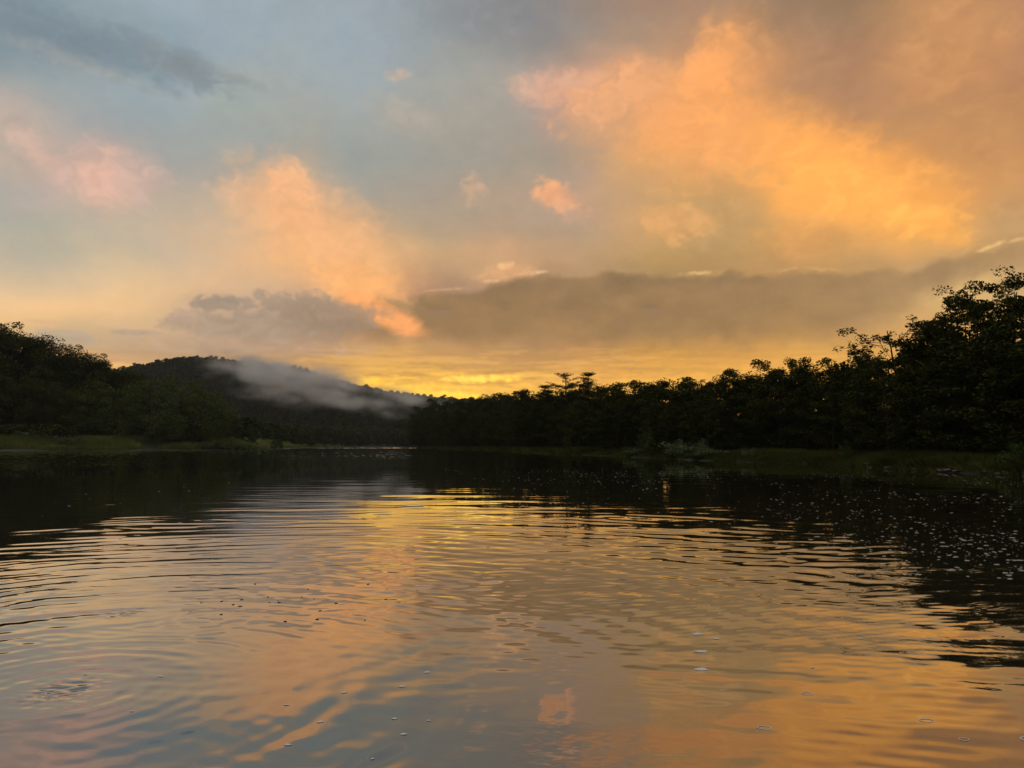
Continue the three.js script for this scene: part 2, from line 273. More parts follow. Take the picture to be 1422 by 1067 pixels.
// rings spreading from where fish rose: centre x, depth, wavelength, slope, reach from and to
const RINGS = [
  [-2.3, 4.05, 0.12, 0.018, 0.2, 3.2], [-2.9, 5.9, 0.15, 0.018, 0.3, 3.4],
  [-2.3, 4.05, 0.18, 0.024, 0.25, 3.0], [-2.3, 4.05, 0.28, 0.027, 0.7, 5], [-2.3, 4.05, 0.4, 0.02, 1.6, 7],
  [-2.9, 5.9, 0.21, 0.022, 0.3, 3.4], [-2.9, 5.9, 0.36, 0.02, 1.2, 7],
  [-2.6, 4.6, 0.42, 0.017, 4, 12], [-2.6, 4.6, 0.58, 0.016, 6, 18], [-2.6, 4.6, 0.8, 0.011, 9, 26],
  [3.5, 14.5, 0.33, 0.018, 4, 13], [5, 17, 0.5, 0.02, 5, 16], [7, -6, 0.7, 0.014, 7, 14],
];
function waveAt(x, d, far) {
  let h = 0;
  const fade = 1 / (1 + (d / 20) ** 2);
  for (const w of TRAINS) {
    if (w.L < far) continue;
    const n = N3(x * w.m, d * w.m, w.o);
    const amp = w.s * w.L / 6.283 * clamp(0.4 + n * 2.4, 0, 1.6) * (0.35 + 0.65 * fade) * (1 + 0.5 * sstep(1.5, 4, x) * sstep(4, 7, d));
    h += amp * Math.sin(w.kx * x + w.kd * d + w.p + n * 2.6);
  }
  const bend = N3(x * 0.35, d * 0.35, 21) * 2.8 + N3(x * 0.9, d * 0.9, 4) * 1.6;
  for (const [cx, cd, L, s, r0, r1] of RINGS) {
    if (L < far) continue;
    const r = Math.hypot(x - cx, d - cd);
    if (r > r1 * 1.3) continue;
    const keep = cx < -1 ? 1 - sstep(1.5, 6, x - d * 0.12) : sstep(-1.5, 2.5, x);
    const shy = cx < -1 && L < 0.45 ? 1 - 0.75 * sstep(0.1, 0.9, cd - d) * (1 - sstep(-1.4, -0.4, x)) : 1;
    const env = keep * shy / (1 + (d / 24) ** 2) * sstep(r0 * 0.6, r0 * 1.5, r) * (1 - sstep(r1 * 0.55, r1 * 1.3, r));
    if (env <= 0) continue;
    const patch = clamp(0.55 + 1.9 * N3(x * 0.55 / Math.sqrt(L), d * 0.4 / Math.sqrt(L), cx + L * 9), 0.05, 1.25);
    h += env * patch * s * L / 6.283 * Math.sin(6.283 * r / L + bend + cx);
  }
  if (far < 0.1) {                                                   // cat's paws of fine ripples, and the two dimples where fish rose
    const paw = sstep(0.1, 0.34, fbm(x * 0.6 + 3, d * 0.45, 13, 2)) * 0.8 + sstep(0.9, 0.2, Math.hypot((x - 0.25) / 0.9, (d - 3.05) / 0.8)) * 1.1;
    if (paw > 0.01) h += paw * 0.00055 * (N3(x * 13, d * 17, 2) + 0.5 * N3(x * 27, d * 34, 9));
    for (const [cx, cd, w] of [[-2.3, 4.05, 0.16], [-2.9, 5.9, 0.13]]) { const r = Math.hypot(x - cx, (d - cd) * 0.8) / w; if (r < 3) h += 0.006 * Math.exp(-r * r) * N3(x * 14, d * 18, 6) - 0.004 * Math.exp(-r * r * 1.5); }
  }
  return h;
}
{
  const depths = [0.25, 0.6, 1.0, 1.5, 2.0, 2.4, 2.7]; for (let v = 335; v > 1.3; v -= 0.5) depths.push(EYE * 770 / v); depths.push(1000, 1400);
  const angles = []; for (let t = -180; t < -50; t += 5) angles.push(t); for (let t = -50; t < 50; t += 0.17) angles.push(t); for (let t = 50; t <= 180; t += 5) angles.push(t); angles[angles.length - 1] = 180;
  const n = angles.length, pos = new Float32Array(depths.length * n * 3), nor = new Float32Array(depths.length * n * 3), idx = new Uint32Array((depths.length - 1) * (n - 1) * 6), wn = rng(31);
  let o = 0;
  for (const r of depths) {
    const row = Math.max(0.004, r * r / (EYE * 770) * 0.5), far = Math.min(r, 900) > 3 ? row * 3 : 0;
    for (const a of angles) {
      const t = a * Math.PI / 180, x = Math.sin(t) * r, d = Math.cos(t) * r;
      let h = 0, sx = 0, sd = 0;
      if (Math.abs(a) <= 52 && r < 160) {
        const e = Math.max(0.004, row * 0.5);
        h = waveAt(x, d, far); sx = (waveAt(x + e, d, far) - h) / e; sd = (waveAt(x, d + e, far) - h) / e;
      }
      if (r > 30) { const j = sstep(30, 110, r) * 0.022, k = sstep(48, 95, r) * 0.05; sx += (wn() - 0.5) * j * 0.5; sd += (wn() - 0.5) * j + (0.28 + (wn() - 0.5) * 0.3) * k; }
      if (r > 110) {                                                  // breeze-ruffled water at the far end and along the far bank
        const ruffle = sstep(290, 360, r);
        sd += (0.05 + (wn() - 0.5) * 0.01) * ruffle;
      }
      const l = 1 / Math.hypot(sx, 1, sd);
      pos[o] = x; pos[o + 1] = h; pos[o + 2] = -d; nor[o] = -sx * l; nor[o + 1] = l; nor[o + 2] = sd * l; o += 3;
    }
  }
  let k = 0;
  for (let i = 0; i < depths.length - 1; i++) for (let j = 0; j < n - 1; j++) { const a = i * n + j, b = a + 1, c = a + n, e = c + 1; idx[k++] = a; idx[k++] = b; idx[k++] = c; idx[k++] = b; idx[k++] = e; idx[k++] = c; }
  const g = new THREE.BufferGeometry();
  g.setAttribute('position', new THREE.BufferAttribute(pos, 3)); g.setAttribute('normal', new THREE.BufferAttribute(nor, 3)); g.setIndex(new THREE.BufferAttribute(idx, 1));
  const water = new THREE.MeshPhysicalMaterial({ color: new THREE.Color().setRGB(0.03, 0.025, 0.015), roughness: 0.025, ior: 1.85, specularIntensity: 1.5, clearcoat: 0.7, clearcoatRoughness: 0.025 });
  put(tag(mesh('river_water', g, water), 'calm dark river mirroring the sunset, crossed by ring ripples', 'water', null, 'structure'), 'river_water');
}

// ───────────────────────── hills ─────────────────────────
const RIDGE = [[-898, 67.0], [-720, 80.3], [-631, 87.4], [-542, 91.8], [-485, 95.4], [-449, 103.4], [-418, 109.6], [-392, 110.5], [-365, 107.8], [-338, 106.0], [-294, 99.8], [-258, 93.6], [-223, 82.9], [-187, 74.1], [-147, 66.1], [-121, 63.4], [-85, 59.8], [-45, 57.2], [44, 53.6], [168, 49.2], [345, 44.8], [612, 40.3], [967, 31.4]];
const ridge = (x) => along(RIDGE, x);
function hillAt(x, d) {
  const top = ridge(x) - 8, foot = 620 + 40 * N3(x * 0.004, 1, 2), t = (d - foot) / (950 - foot);
  const front = t <= 0 ? t * 0.3 : t < 1 ? Math.pow(t, 0.85) * (1 - 0.12 * Math.sin(t * Math.PI)) : 1 - 0.25 * Math.min(1, (d - 950) / 450) ** 2;
  return top * front + fbm(x * 0.012, d * 0.012, 6, 3) * 9 * sstep(0.1, 0.6, t) * (1 - sstep(0.8, 1, t)) ;
}
{
  const pos = [], idx = [], xs = [], ds = []; for (let x = -1050; x <= 1050; x += 12) xs.push(x); for (let d = 560; d <= 1400; d += 12) ds.push(d);
  for (const d of ds) for (const x of xs) pos.push(x, Math.max(hillAt(x, d), -6), -d);
  const n = xs.length; for (let i = 0; i < ds.length - 1; i++) for (let j = 0; j < n - 1; j++) { const a = i * n + j, b = a + 1, c = a + n, e = c + 1; idx.push(a, b, c, b, e, c); }
  put(tag(mesh('hill', geo(pos, idx), std(0.03, 0.038, 0.016)), 'wooded hill closing the valley behind the river', 'hill', null, 'structure'), 'hill');
}

// ───────────────────────── foliage builders ─────────────────────────
// leaves: diamond blades gathered in flattened clumps
function leafMesh(clumps, o) {
  const R = rng(o.seed), pos = [], idx = [], color = [];
  const u = new THREE.Vector3(), v = new THREE.Vector3(), nrm = new THREE.Vector3(), p = new THREE.Vector3();
  for (const c of clumps) {
    const hue = 0.75 + R() * 0.5, warm = 0.9 + R() * 0.25;
    for (let i = 0; i < c.n; i++) {
      do p.set(R() * 2 - 1, R() * 2 - 1, R() * 2 - 1); while (p.lengthSq() > 1);
      const q = Math.pow(p.length(), -0.35); p.multiplyScalar(q);     // more leaves near the clump's skin
      p.set(c.x + p.x * c.r, c.y + p.y * c.r * c.flat, c.z + p.z * c.r);
      nrm.set(R() - 0.5, R() * 0.9 + (o.level ?? 0.15), R() - 0.5).normalize();
      u.set(R() - 0.5, R() - 0.7, R() - 0.5).cross(nrm).normalize(); v.crossVectors(nrm, u);
      const L = o.leaf * (0.65 + R() * 0.7), w = L * o.wide, k = pos.length / 3, b = L * 0.12;
      pos.push(p.x - u.x * L / 2, p.y - u.y * L / 2 - b, p.z - u.z * L / 2, p.x + v.x * w / 2, p.y + v.y * w / 2, p.z + v.z * w / 2, p.x + u.x * L / 2, p.y + u.y * L / 2 - b, p.z + u.z * L / 2, p.x - v.x * w / 2, p.y - v.y * w / 2, p.z - v.z * w / 2);
      idx.push(k, k + 1, k + 2, k, k + 2, k + 3);
      const t = hue * (0.8 + R() * 0.4); for (let j = 0; j < 4; j++) color.push(t * warm, t, t * 0.9);
    }
  }
  return geo(pos, idx, { color });
}
function limb(pts, r0, r1, sides = 5) {                              // a tapered, bent limb
  const pos = [], idx = [], n = pts.length, up = new THREE.Vector3(), a = new THREE.Vector3(), b = new THREE.Vector3();
  for (let i = 0; i < n; i++) {
    const t = new THREE.Vector3().subVectors(pts[Math.min(i + 1, n - 1)], pts[Math.max(i - 1, 0)]).normalize(), r = lerp(r0, r1, i / (n - 1));
    up.set(Math.abs(t.y) > 0.9 ? 1 : 0, Math.abs(t.y) > 0.9 ? 0 : 1, 0); a.crossVectors(t, up).normalize(); b.crossVectors(t, a);
    for (let s = 0; s < sides; s++) { const q = s / sides * 2 * Math.PI; pos.push(pts[i].x + (a.x * Math.cos(q) + b.x * Math.sin(q)) * r, pts[i].y + (a.y * Math.cos(q) + b.y * Math.sin(q)) * r, pts[i].z + (a.z * Math.cos(q) + b.z * Math.sin(q)) * r); }
  }
  for (let i = 0; i < n - 1; i++) for (let s = 0; s < sides; s++) { const k = i * sides, s2 = (s + 1) % sides; idx.push(k + s, k + s2, k + sides + s, k + s2, k + sides + s2, k + sides + s); }
  return geo(pos, idx);
}
const BARK = std(0.035, 0.028, 0.02);
// a broadleaf tree 10 m tall; profile(t) gives the crown's half width at height t
function broadleaf(o) {
  const R = rng(o.seed), woods = [], clumps = [], V = (x, y, z) => new THREE.Vector3(x, y, z);
  const trunk = []; let bx = 0, bz = 0;
  for (let i = 0; i <= 7; i++) { trunk.push(V(bx, i / 7 * 9.2, bz)); bx += (R() - 0.5) * o.bend; bz += (R() - 0.5) * o.bend; }
  woods.push(limb(trunk, o.girth, 0.03, 7));
  const on = (y) => { const f = clamp(y / 9.2 * 7, 0, 6.999), i = Math.floor(f); return trunk[i].clone().lerp(trunk[i + 1], f - i); };
  let az = R() * 6;
  for (let i = 0; i < o.limbs; i++) {
    const t = lerp(o.from, 0.97, (i + R() * 0.6) / o.limbs), y = t * 10, len = o.profile(t) * (0.6 + R() * 0.55);
    az += 2.4 + (R() - 0.5) * 0.8;
    const s = on(Math.max(0.4, y - len * o.rise)), e = V(s.x + Math.cos(az) * len, y + (R() - 0.4) * 0.7, s.z + Math.sin(az) * len), mid = s.clone().lerp(e, 0.5); mid.y -= len * 0.08; mid.x += (R() - 0.5) * 0.3;
    woods.push(limb([s, mid, e], o.girth * 0.36 * (1.15 - t), 0.018, 5));
    const nb = o.twigs;
    for (let k = 0; k < nb; k++) {
      const f = 0.35 + 0.65 * (k + 1) / nb, q = s.clone().lerp(e, f), a2 = az + (R() - 0.5) * 2.2, l2 = (0.35 + R() * 0.75) * o.twig;
      const tip = V(q.x + Math.cos(a2) * l2, q.y + (R() - 0.25) * 0.6, q.z + Math.sin(a2) * l2);
      woods.push(limb([q, tip], 0.025, 0.008, 3));
      clumps.push({ x: tip.x, y: tip.y, z: tip.z, r: o.clump * (0.6 + R() * 0.7), flat: o.flat, n: Math.round(o.leaves * (0.5 + R() * 0.9)) });
    }
    clumps.push({ x: e.x, y: e.y, z: e.z, r: o.clump * (0.7 + R() * 0.6), flat: o.flat, n: Math.round(o.leaves) });
  }
  return { trunk: mergeGeometries(woods), crown: leafMesh(clumps, o), material: o.material };
}
const round = (w, mid) => (t) => w * Math.sqrt(Math.max(0.05, 1 - ((t - mid) / (1.05 - (t > mid ? mid : 0) - (t > mid ? 0 : 0.35))) ** 2));
const GREEN = { color: 0 };
const leafM = (r, g, b) => new THREE.MeshLambertMaterial({ color: new THREE.Color().setRGB(r, g, b), vertexColors: true, side: THREE.DoubleSide });
const M_OAK = leafM(0.062, 0.072, 0.018), M_ASH = leafM(0.078, 0.094, 0.024), M_DARK = leafM(0.052, 0.06, 0.017), M_WILLOW = leafM(0.115, 0.148, 0.038), M_PINE = leafM(0.044, 0.052, 0.018), M_PALE = leafM(0.135, 0.17, 0.085), M_BUSH = leafM(0.07, 0.1, 0.032);
const KINDS = {
  a: broadleaf({ seed: 11, limbs: 26, from: 0.16, profile: round(3.2, 0.5), rise: 0.35, twigs: 4, twig: 1.3, clump: 0.72, flat: 0.6, leaves: 88, leaf: 0.27, wide: 0.55, bend: 0.5, girth: 0.2, material: M_OAK }),
  b: broadleaf({ seed: 23, limbs: 28, from: 0.12, profile: round(2.9, 0.45), rise: 0.3, twigs: 4, twig: 1.2, clump: 0.8, flat: 0.65, leaves: 86, leaf: 0.27, wide: 0.6, bend: 0.4, girth: 0.22, material: M_DARK }),
  c: broadleaf({ seed: 37, limbs: 20, from: 0.2, profile: round(2.6, 0.6), rise: 0.5, twigs: 3, twig: 1.2, clump: 0.6, flat: 0.6, leaves: 50, leaf: 0.26, wide: 0.55, bend: 0.6, girth: 0.17, material: M_ASH }),
  d: broadleaf({ seed: 41, limbs: 26, from: 0.14, profile: (t) => lerp(2.4, 0.7, t * t), rise: 0.5, twigs: 4, twig: 1.0, clump: 0.62, flat: 0.65, leaves: 76, leaf: 0.25, wide: 0.5, bend: 0.4, girth: 0.18, material: M_ASH }),
  n: broadleaf({ seed: 53, limbs: 34, from: 0.12, profile: round(3.3, 0.55), rise: 0.4, twigs: 5, twig: 1.3, clump: 0.6, flat: 0.42, leaves: 96, leaf: 0.2, wide: 0.55, bend: 0.5, girth: 0.18, material: M_OAK }),
  s: broadleaf({ seed: 67, limbs: 24, from: 0.38, profile: round(2.9, 0.72), rise: 0.75, twigs: 5, twig: 1.2, clump: 0.34, flat: 0.7, leaves: 22, leaf: 0.2, wide: 0.6, bend: 0.6, girth: 0.15, material: M_OAK }),
  f: broadleaf({ seed: 91, limbs: 36, from: 0.08, profile: round(3.1, 0.5), rise: 0.35, twigs: 5, twig: 1.2, clump: 0.72, flat: 0.85, leaves: 105, leaf: 0.18, wide: 0.6, bend: 0.4, girth: 0.2, material: M_ASH }),
  h: broadleaf({ seed: 97, limbs: 36, from: 0.08, profile: round(2.8, 0.42), rise: 0.4, twigs: 5, twig: 1.1, clump: 0.68, flat: 0.85, leaves: 105, leaf: 0.18, wide: 0.6, bend: 0.4, girth: 0.2, material: M_ASH }),
  w: broadleaf({ seed: 71, limbs: 34, from: 0.08, profile: round(4.2, 0.42), rise: 0.35, twigs: 5, twig: 1.4, clump: 0.8, flat: 0.75, leaves: 80, leaf: 0.22, wide: 0.45, bend: 0.4, girth: 0.22, material: M_WILLOW }),
  g: broadleaf({ seed: 83, limbs: 22, from: 0.08, profile: round(4.4, 0.45), rise: 0.4, twigs: 4, twig: 1.4, clump: 1.2, flat: 0.8, leaves: 50, leaf: 0.6, wide: 0.5, bend: 0.5, girth: 0.12, material: M_BUSH }),
};
// a white pine: whorls of flat, level boughs; e is a hemlock with drooping tiers to the ground
function pine(o) {
  const R = rng(o.seed), woods = [limb([new THREE.Vector3(0, 0, 0), new THREE.Vector3(0.12, 5, 0.05), new THREE.Vector3(0, 9.7, 0)], 0.2, 0.03, 7)], clumps = [];
  for (let i = 0; i < o.tiers; i++) {
    const t = lerp(o.from, 0.985, i / (o.tiers - 1)), y = t * 10, n = 4 + Math.floor(R() * 3);
    for (let k = 0; k < n; k++) {
      const az = k / n * 6.283 + R() * 1.2 + i, len = o.profile(t) * (0.55 + R() * 0.6), dip = o.dip * len;
      const yy = Math.min(9.6, y + (R() - 0.5) * o.stray), s = new THREE.Vector3(0.08, yy, 0), e = new THREE.Vector3(Math.cos(az) * len, yy + dip + (R() - 0.3) * 0.5, Math.sin(az) * len);
      woods.push(limb([s, e], 0.05 * (1.2 - t), 0.012, 4));
      const m = Math.max(2, Math.round(len * o.density));
      for (let j = 0; j < m; j++) { const f = 0.3 + 0.75 * (j + R() * 0.5) / m, side = (R() - 0.5) * 0.7 * f; clumps.push({ x: e.x * f - Math.sin(az) * side, y: lerp(s.y, e.y, f) + 0.06, z: e.z * f + Math.cos(az) * side, r: o.clump * (0.7 + R() * 0.5), flat: 0.3, n: Math.round(o.leaves * (0.7 + R() * 0.6)) }); }
    }
  }
  return { trunk: mergeGeometries(woods), crown: leafMesh(clumps, { ...o, leaf: 0.24, wide: 0.22, level: 0.4 }), material: M_PINE };
}
KINDS.p = pine({ seed: 5, tiers: 17, stray: 0.9, from: 0.12, profile: (t) => lerp(2.9, 0.7, Math.pow(t, 1.4)), dip: 0.2, density: 2.3, clump: 0.52, leaves: 34 });
KINDS.q = pine({ seed: 15, tiers: 12, stray: 0.9, from: 0.2, profile: (t) => (t > 0.6 ? lerp(1.5, 2.0, Math.sin((t - 0.6) * 7)) * (t > 0.93 ? 0.5 : 1) : 2.4), dip: 0.28, density: 2.0, clump: 0.42, leaves: 30 });
KINDS.e = pine({ seed: 25, tiers: 17, stray: 0.5, from: 0.05, profile: (t) => lerp(3.3, 0.3, t), dip: -0.12, density: 2.4, clump: 0.55, leaves: 36 });

const tr = rng(909);
function plantTree(kind, name, x, d, h, w, label, category, group) {
  const k = KINDS[kind], t = new THREE.Group(), s = h / 10;
  mesh('trunk', k.trunk, BARK, t); mesh('crown', k.crown, k.material, t);
  t.position.set(x, groundAt(x, d) - 0.08, -d); t.scale.set(s * w, s, s * w); t.rotation.y = Math.abs(Math.sin(x * 12.9 + d * 7.3)) * 6.283;
  put(tag(t, label, category, group), name);
}
// ───────────────────────── trees: x, depth, height, breadth, kind ─────────────────────────
const RIGHT_SKYLINE = [ [-44.7, 373.6, 16.2, 1.09, 'b'], [-38.3, 344.7, 17.5, 1.08, 'a'], [-31.6, 315.9, 17.8, 1.02, 'b'], [-26.0, 293.1, 17.8, 1.13, 'a'], [-20.7, 267.2, 16.6, 0.96, 'b'], [-16.1, 242.4, 15.5, 0.90, 'c'], [-11.9, 226.7, 14.5, 1.13, 'b'], [-7.6, 209.7, 14.5, 1.10, 'a'], [-3.8, 194.0, 13.9, 0.93, 'b'], [-0.8, 180.6, 12.7, 0.95, 'd'], [1.7, 168.7, 12.4, 1.12, 'a'], [3.9, 156.2, 12.0, 1.03, 'b'], [6.0, 138.5, 11.9, 1.14, 'p'], [9.1, 130.5, 13.1, 1.12, 'q'], [11.7, 117.4, 12.2, 0.94, 'p'], [13.4, 107.2, 9.4, 0.98, 'b'], [14.3, 101.4, 8.1, 1.07, 'a'], [15.7, 98.1, 8.5, 1.10, 'a'], [17.0, 92.1, 8.8, 1.02, 'b'], [17.6, 86.0, 8.3, 1.14, 'a'], [19.1, 84.8, 8.0, 1.11, 'd'], [20.1, 81.6, 7.6, 0.99, 'b'], [20.2, 74.9, 7.6, 0.91, 'a'], [22.5, 76.8, 8.6, 0.95, 'd'], [23.6, 74.9, 7.8, 1.14, 'b'], [23.9, 70.7, 7.9, 1.03, 'd'], [24.3, 68.2, 8.2, 1.09, 'a'], [26.3, 69.2, 8.7, 0.91, 'd'], [25.9, 63.9, 7.3, 0.99, 'b'], [27.6, 64.7, 7.7, 0.98, 'a'], [27.3, 60.6, 7.6, 0.98, 'b'], [26.7, 57.0, 7.6, 0.92, 'd'], [27.7, 54.8, 10.0, 1.15, 's'], [27.2, 49.8, 8.4, 1.15, 'a'], [28.4, 49.8, 8.7, 0.96, 'b'], [29.7, 50.1, 9.6, 1.01, 'a'], [28.2, 45.0, 9.9, 0.80, 'n'], [29.5, 44.5, 10.5, 0.80, 'n'], [30.5, 42.7, 10.3, 0.80, 'n'], [30.8, 40.7, 9.6, 0.93, 'b'], [28.3, 34.1, 7.6, 1.11, 'a'] ];
const RIGHT_FRONT = [ [-37.4, 330.4, 13.1, 1.39, 'b'], [-25.3, 280.8, 12.4, 1.15, 'a'], [-15.6, 231.9, 8.9, 1.39, 'b'], [-8.7, 205.4, 9.0, 1.22, 'a'], [-3.5, 182.0, 8.9, 1.33, 'a'], [1.1, 159.9, 8.5, 1.18, 'd'], [4.5, 138.7, 7.7, 1.30, 'e'], [7.4, 123.2, 7.3, 1.22, 'a'], [9.8, 114.2, 7.5, 1.34, 'd'], [11.8, 106.9, 6.9, 1.17, 'e'], [13.3, 96.4, 6.2, 1.35, 'b'], [15.0, 91.7, 6.5, 1.10, 'b'], [15.9, 83.2, 5.4, 1.15, 'a'], [17.2, 78.1, 5.1, 1.32, 'b'], [18.6, 72.9, 4.9, 1.30, 'a'], [19.3, 68.3, 5.1, 1.13, 'e'], [21.2, 66.7, 4.4, 1.39, 'b'], [22.6, 64.9, 4.8, 1.22, 'b'], [23.4, 61.0, 5.2, 1.26, 'e'], [23.9, 57.3, 5.4, 1.17, 'a'], [24.9, 54.6, 5.5, 1.34, 'e'], [23.9, 48.9, 5.7, 1.15, 'a'], [25.3, 48.4, 5.7, 1.34, 'd'], [25.6, 46.2, 5.8, 1.21, 'd'], [25.3, 43.4, 5.7, 1.39, 'b'], [25.5, 41.2, 6.9, 1.18, 'a'], [26.6, 40.8, 6.7, 1.27, 'd'], [25.8, 37.4, 6.2, 1.22, 'b'], [26.4, 36.5, 6.0, 1.26, 'b'], [26.8, 35.6, 5.9, 1.06, 'a'], [25.2, 31.9, 5.9, 1.22, 'b'] ];
const RIGHT_BACK = [ [-37.2, 358.2, 16.8, 1.11, 'b'], [-22.0, 289.8, 15.4, 1.18, 'd'], [-9.5, 240.3, 13.4, 1.35, 'b'], [-1.0, 199.0, 11.9, 1.26, 'b'], [5.3, 172.8, 12.4, 1.33, 'a'], [9.1, 150.8, 11.9, 1.32, 'b'], [12.1, 139.1, 12.4, 1.14, 'd'], [14.8, 130.9, 10.9, 1.37, 'a'], [16.6, 114.5, 8.1, 1.28, 'b'], [20.4, 114.1, 9.2, 1.24, 'b'], [22.0, 103.1, 8.7, 1.35, 'b'], [23.9, 99.6, 8.0, 1.27, 'b'], [24.9, 91.1, 7.6, 1.24, 'a'], [27.0, 88.5, 7.8, 1.23, 'a'], [27.6, 81.6, 8.0, 1.35, 'b'], [31.4, 84.1, 8.3, 1.23, 'd'], [31.7, 79.4, 7.8, 1.35, 'a'], [33.5, 78.1, 8.4, 1.37, 'd'], [34.5, 74.0, 8.0, 1.28, 'a'], [32.4, 65.3, 8.7, 1.27, 'a'], [36.1, 68.0, 8.6, 1.27, 'd'], [37.8, 67.0, 8.3, 1.13, 'b'], [36.7, 61.3, 7.9, 1.21, 'd'], [38.4, 61.4, 7.7, 1.30, 'd'], [40.4, 61.8, 8.2, 1.18, 'a'], [36.9, 53.6, 7.4, 1.39, 'd'], [41.2, 57.1, 7.5, 1.15, 'b'], [40.3, 53.3, 6.7, 1.11, 'd'], [39.5, 49.9, 6.6, 1.36, 'b'], [38.2, 46.4, 6.5, 1.26, 'a'], [5.2, 150.0, 9.3, 1.50, 'b'], [8.1, 146.0, 9.6, 1.50, 'b'], [10.7, 142.0, 9.9, 1.50, 'b'], [12.5, 138.0, 9.9, 1.50, 'b'], [14.9, 132.0, 9.2, 1.50, 'b'], [16.6, 128.0, 8.5, 1.50, 'b'], [18.2, 124.0, 7.9, 1.50, 'b'] ];
const LEFT_TREES = [ [-158.3, 224.0, 33.2, 1.15, 'f'], [-146.9, 221.0, 32.1, 1.15, 'h'], [-144.0, 223.0, 31.0, 1.15, 'f'], [-142.8, 227.0, 30.5, 1.15, 'f'], [-140.1, 231.0, 28.0, 1.15, 'h'], [-137.7, 235.0, 26.1, 1.15, 'f'], [-132.2, 233.0, 25.5, 1.15, 'h'], [-130.5, 237.0, 25.3, 1.15, 'f'], [-127.3, 241.0, 23.3, 1.15, 'h'], [-124.3, 245.0, 21.8, 1.15, 'f'], [-122.2, 249.0, 20.4, 1.15, 'h'], [-110.2, 214.0, 15.2, 1.35, 'w'], [-100.1, 212.0, 17.1, 1.35, 'w'], [-92.6, 215.0, 16.3, 1.35, 'w'], [-89.4, 221.0, 13.9, 1.35, 'w'], [-90.3, 234.0, 12.0, 1.15, 'h'], [-88.5, 241.0, 7.9, 1.15, 'f'], [-146.9, 215.0, 22.2, 1.15, 'h'], [-137.6, 213.0, 18.0, 1.15, 'f'], [-130.6, 214.0, 15.7, 1.15, 'h'], [-123.8, 215.0, 14.1, 1.15, 'f'], [-117.7, 216.0, 13.2, 1.15, 'h'], [-154.0, 235.0, 29.9, 1.15, 'h'], [-147.5, 237.0, 27.3, 1.15, 'f'], [-143.2, 241.0, 25.1, 1.15, 'h'], [-152.4, 231.0, 23.9, 1.15, 'f'], [-138.8, 245.0, 23.7, 1.15, 'f'], [-131.9, 245.0, 22.1, 1.15, 'h'], [-84.5, 247.0, 5.4, 1.15, 'g'], [-79.3, 261.0, 3.4, 1.15, 'g'] ];
const FORM = { a: 'wide-spreading', b: 'dense round-topped', c: 'slender open', d: 'narrow upright' };
for (const [x, d, h, w, k] of RIGHT_SKYLINE) {
  if (k === 'q') plantTree(k, 'pine_tree', x, d, h, w, 'open-crowned pine with see-through tiers between two denser pines', 'tree');
  else if (k === 'p') plantTree(k, 'pine_tree', x, d, h, w, 'dense dark pine flanking the open-crowned pine above the wood', 'tree', 'dense pines flanking the open-crowned one');
  else if (k === 's') plantTree(k, 'sparse_tree', x, d, h, w, 'airy thin-leaved tree with sky showing through its branches', 'tree');
  else if (k === 'n') plantTree(k, 'tall_tree', x, d, h, w, 'tall full-crowned tree towering over the grassy bank', 'tree', 'tall trees over the grassy bank');
  else plantTree(k, 'broadleaf_tree', x, d, h, w, `dark ${FORM[k]} broadleaf tree whose crown breaks the skyline of the bank wood`, 'tree', 'skyline trees of the bank wood');
}
for (const [x, d, h, w, k] of RIGHT_FRONT) {
  if (k === 'e') plantTree(k, 'hemlock_tree', x, d, h, w, 'low conifer with drooping tiers at the front of the bank wood', 'tree', 'drooping conifers along the bank');
  else plantTree(k, 'bank_tree', x, d, h, w, `low ${FORM[k]} broadleaf tree at the front of the bank wood, above the grass`, 'tree', 'low trees along the grassy bank');
}
for (const [x, d, h, w, k] of RIGHT_BACK) plantTree(k, 'inner_tree', x, d, h, w, `${FORM[k]} broadleaf tree deep in the bank wood behind its front rows`, 'tree', 'trees deep in the bank wood');
LEFT_TREES.forEach(([x, d, h, w, k], i) => {
  if (k === 'g') plantTree(k, 'round_bush', x, d, h, w, 'small round bush at the tapering tip of the far meadow', 'bush', 'bushes at the meadow tip');
  else if (k === 'w') plantTree(k, 'willow_tree', x, d, h, w, 'rounded leafy green tree on the edge of the far meadow', 'tree', 'rounded trees on the far meadow');
  else if (i < 10) plantTree(k, 'tall_far_tree', x, d, h, w, 'tall dark tree in the high wood behind the far meadow', 'tree', 'tall wood behind the far meadow');
  else plantTree(k, 'far_tree', x, d, h, w, 'lower dark tree in front of the high wood on the far meadow', 'tree', 'lower trees before the high wood');
});

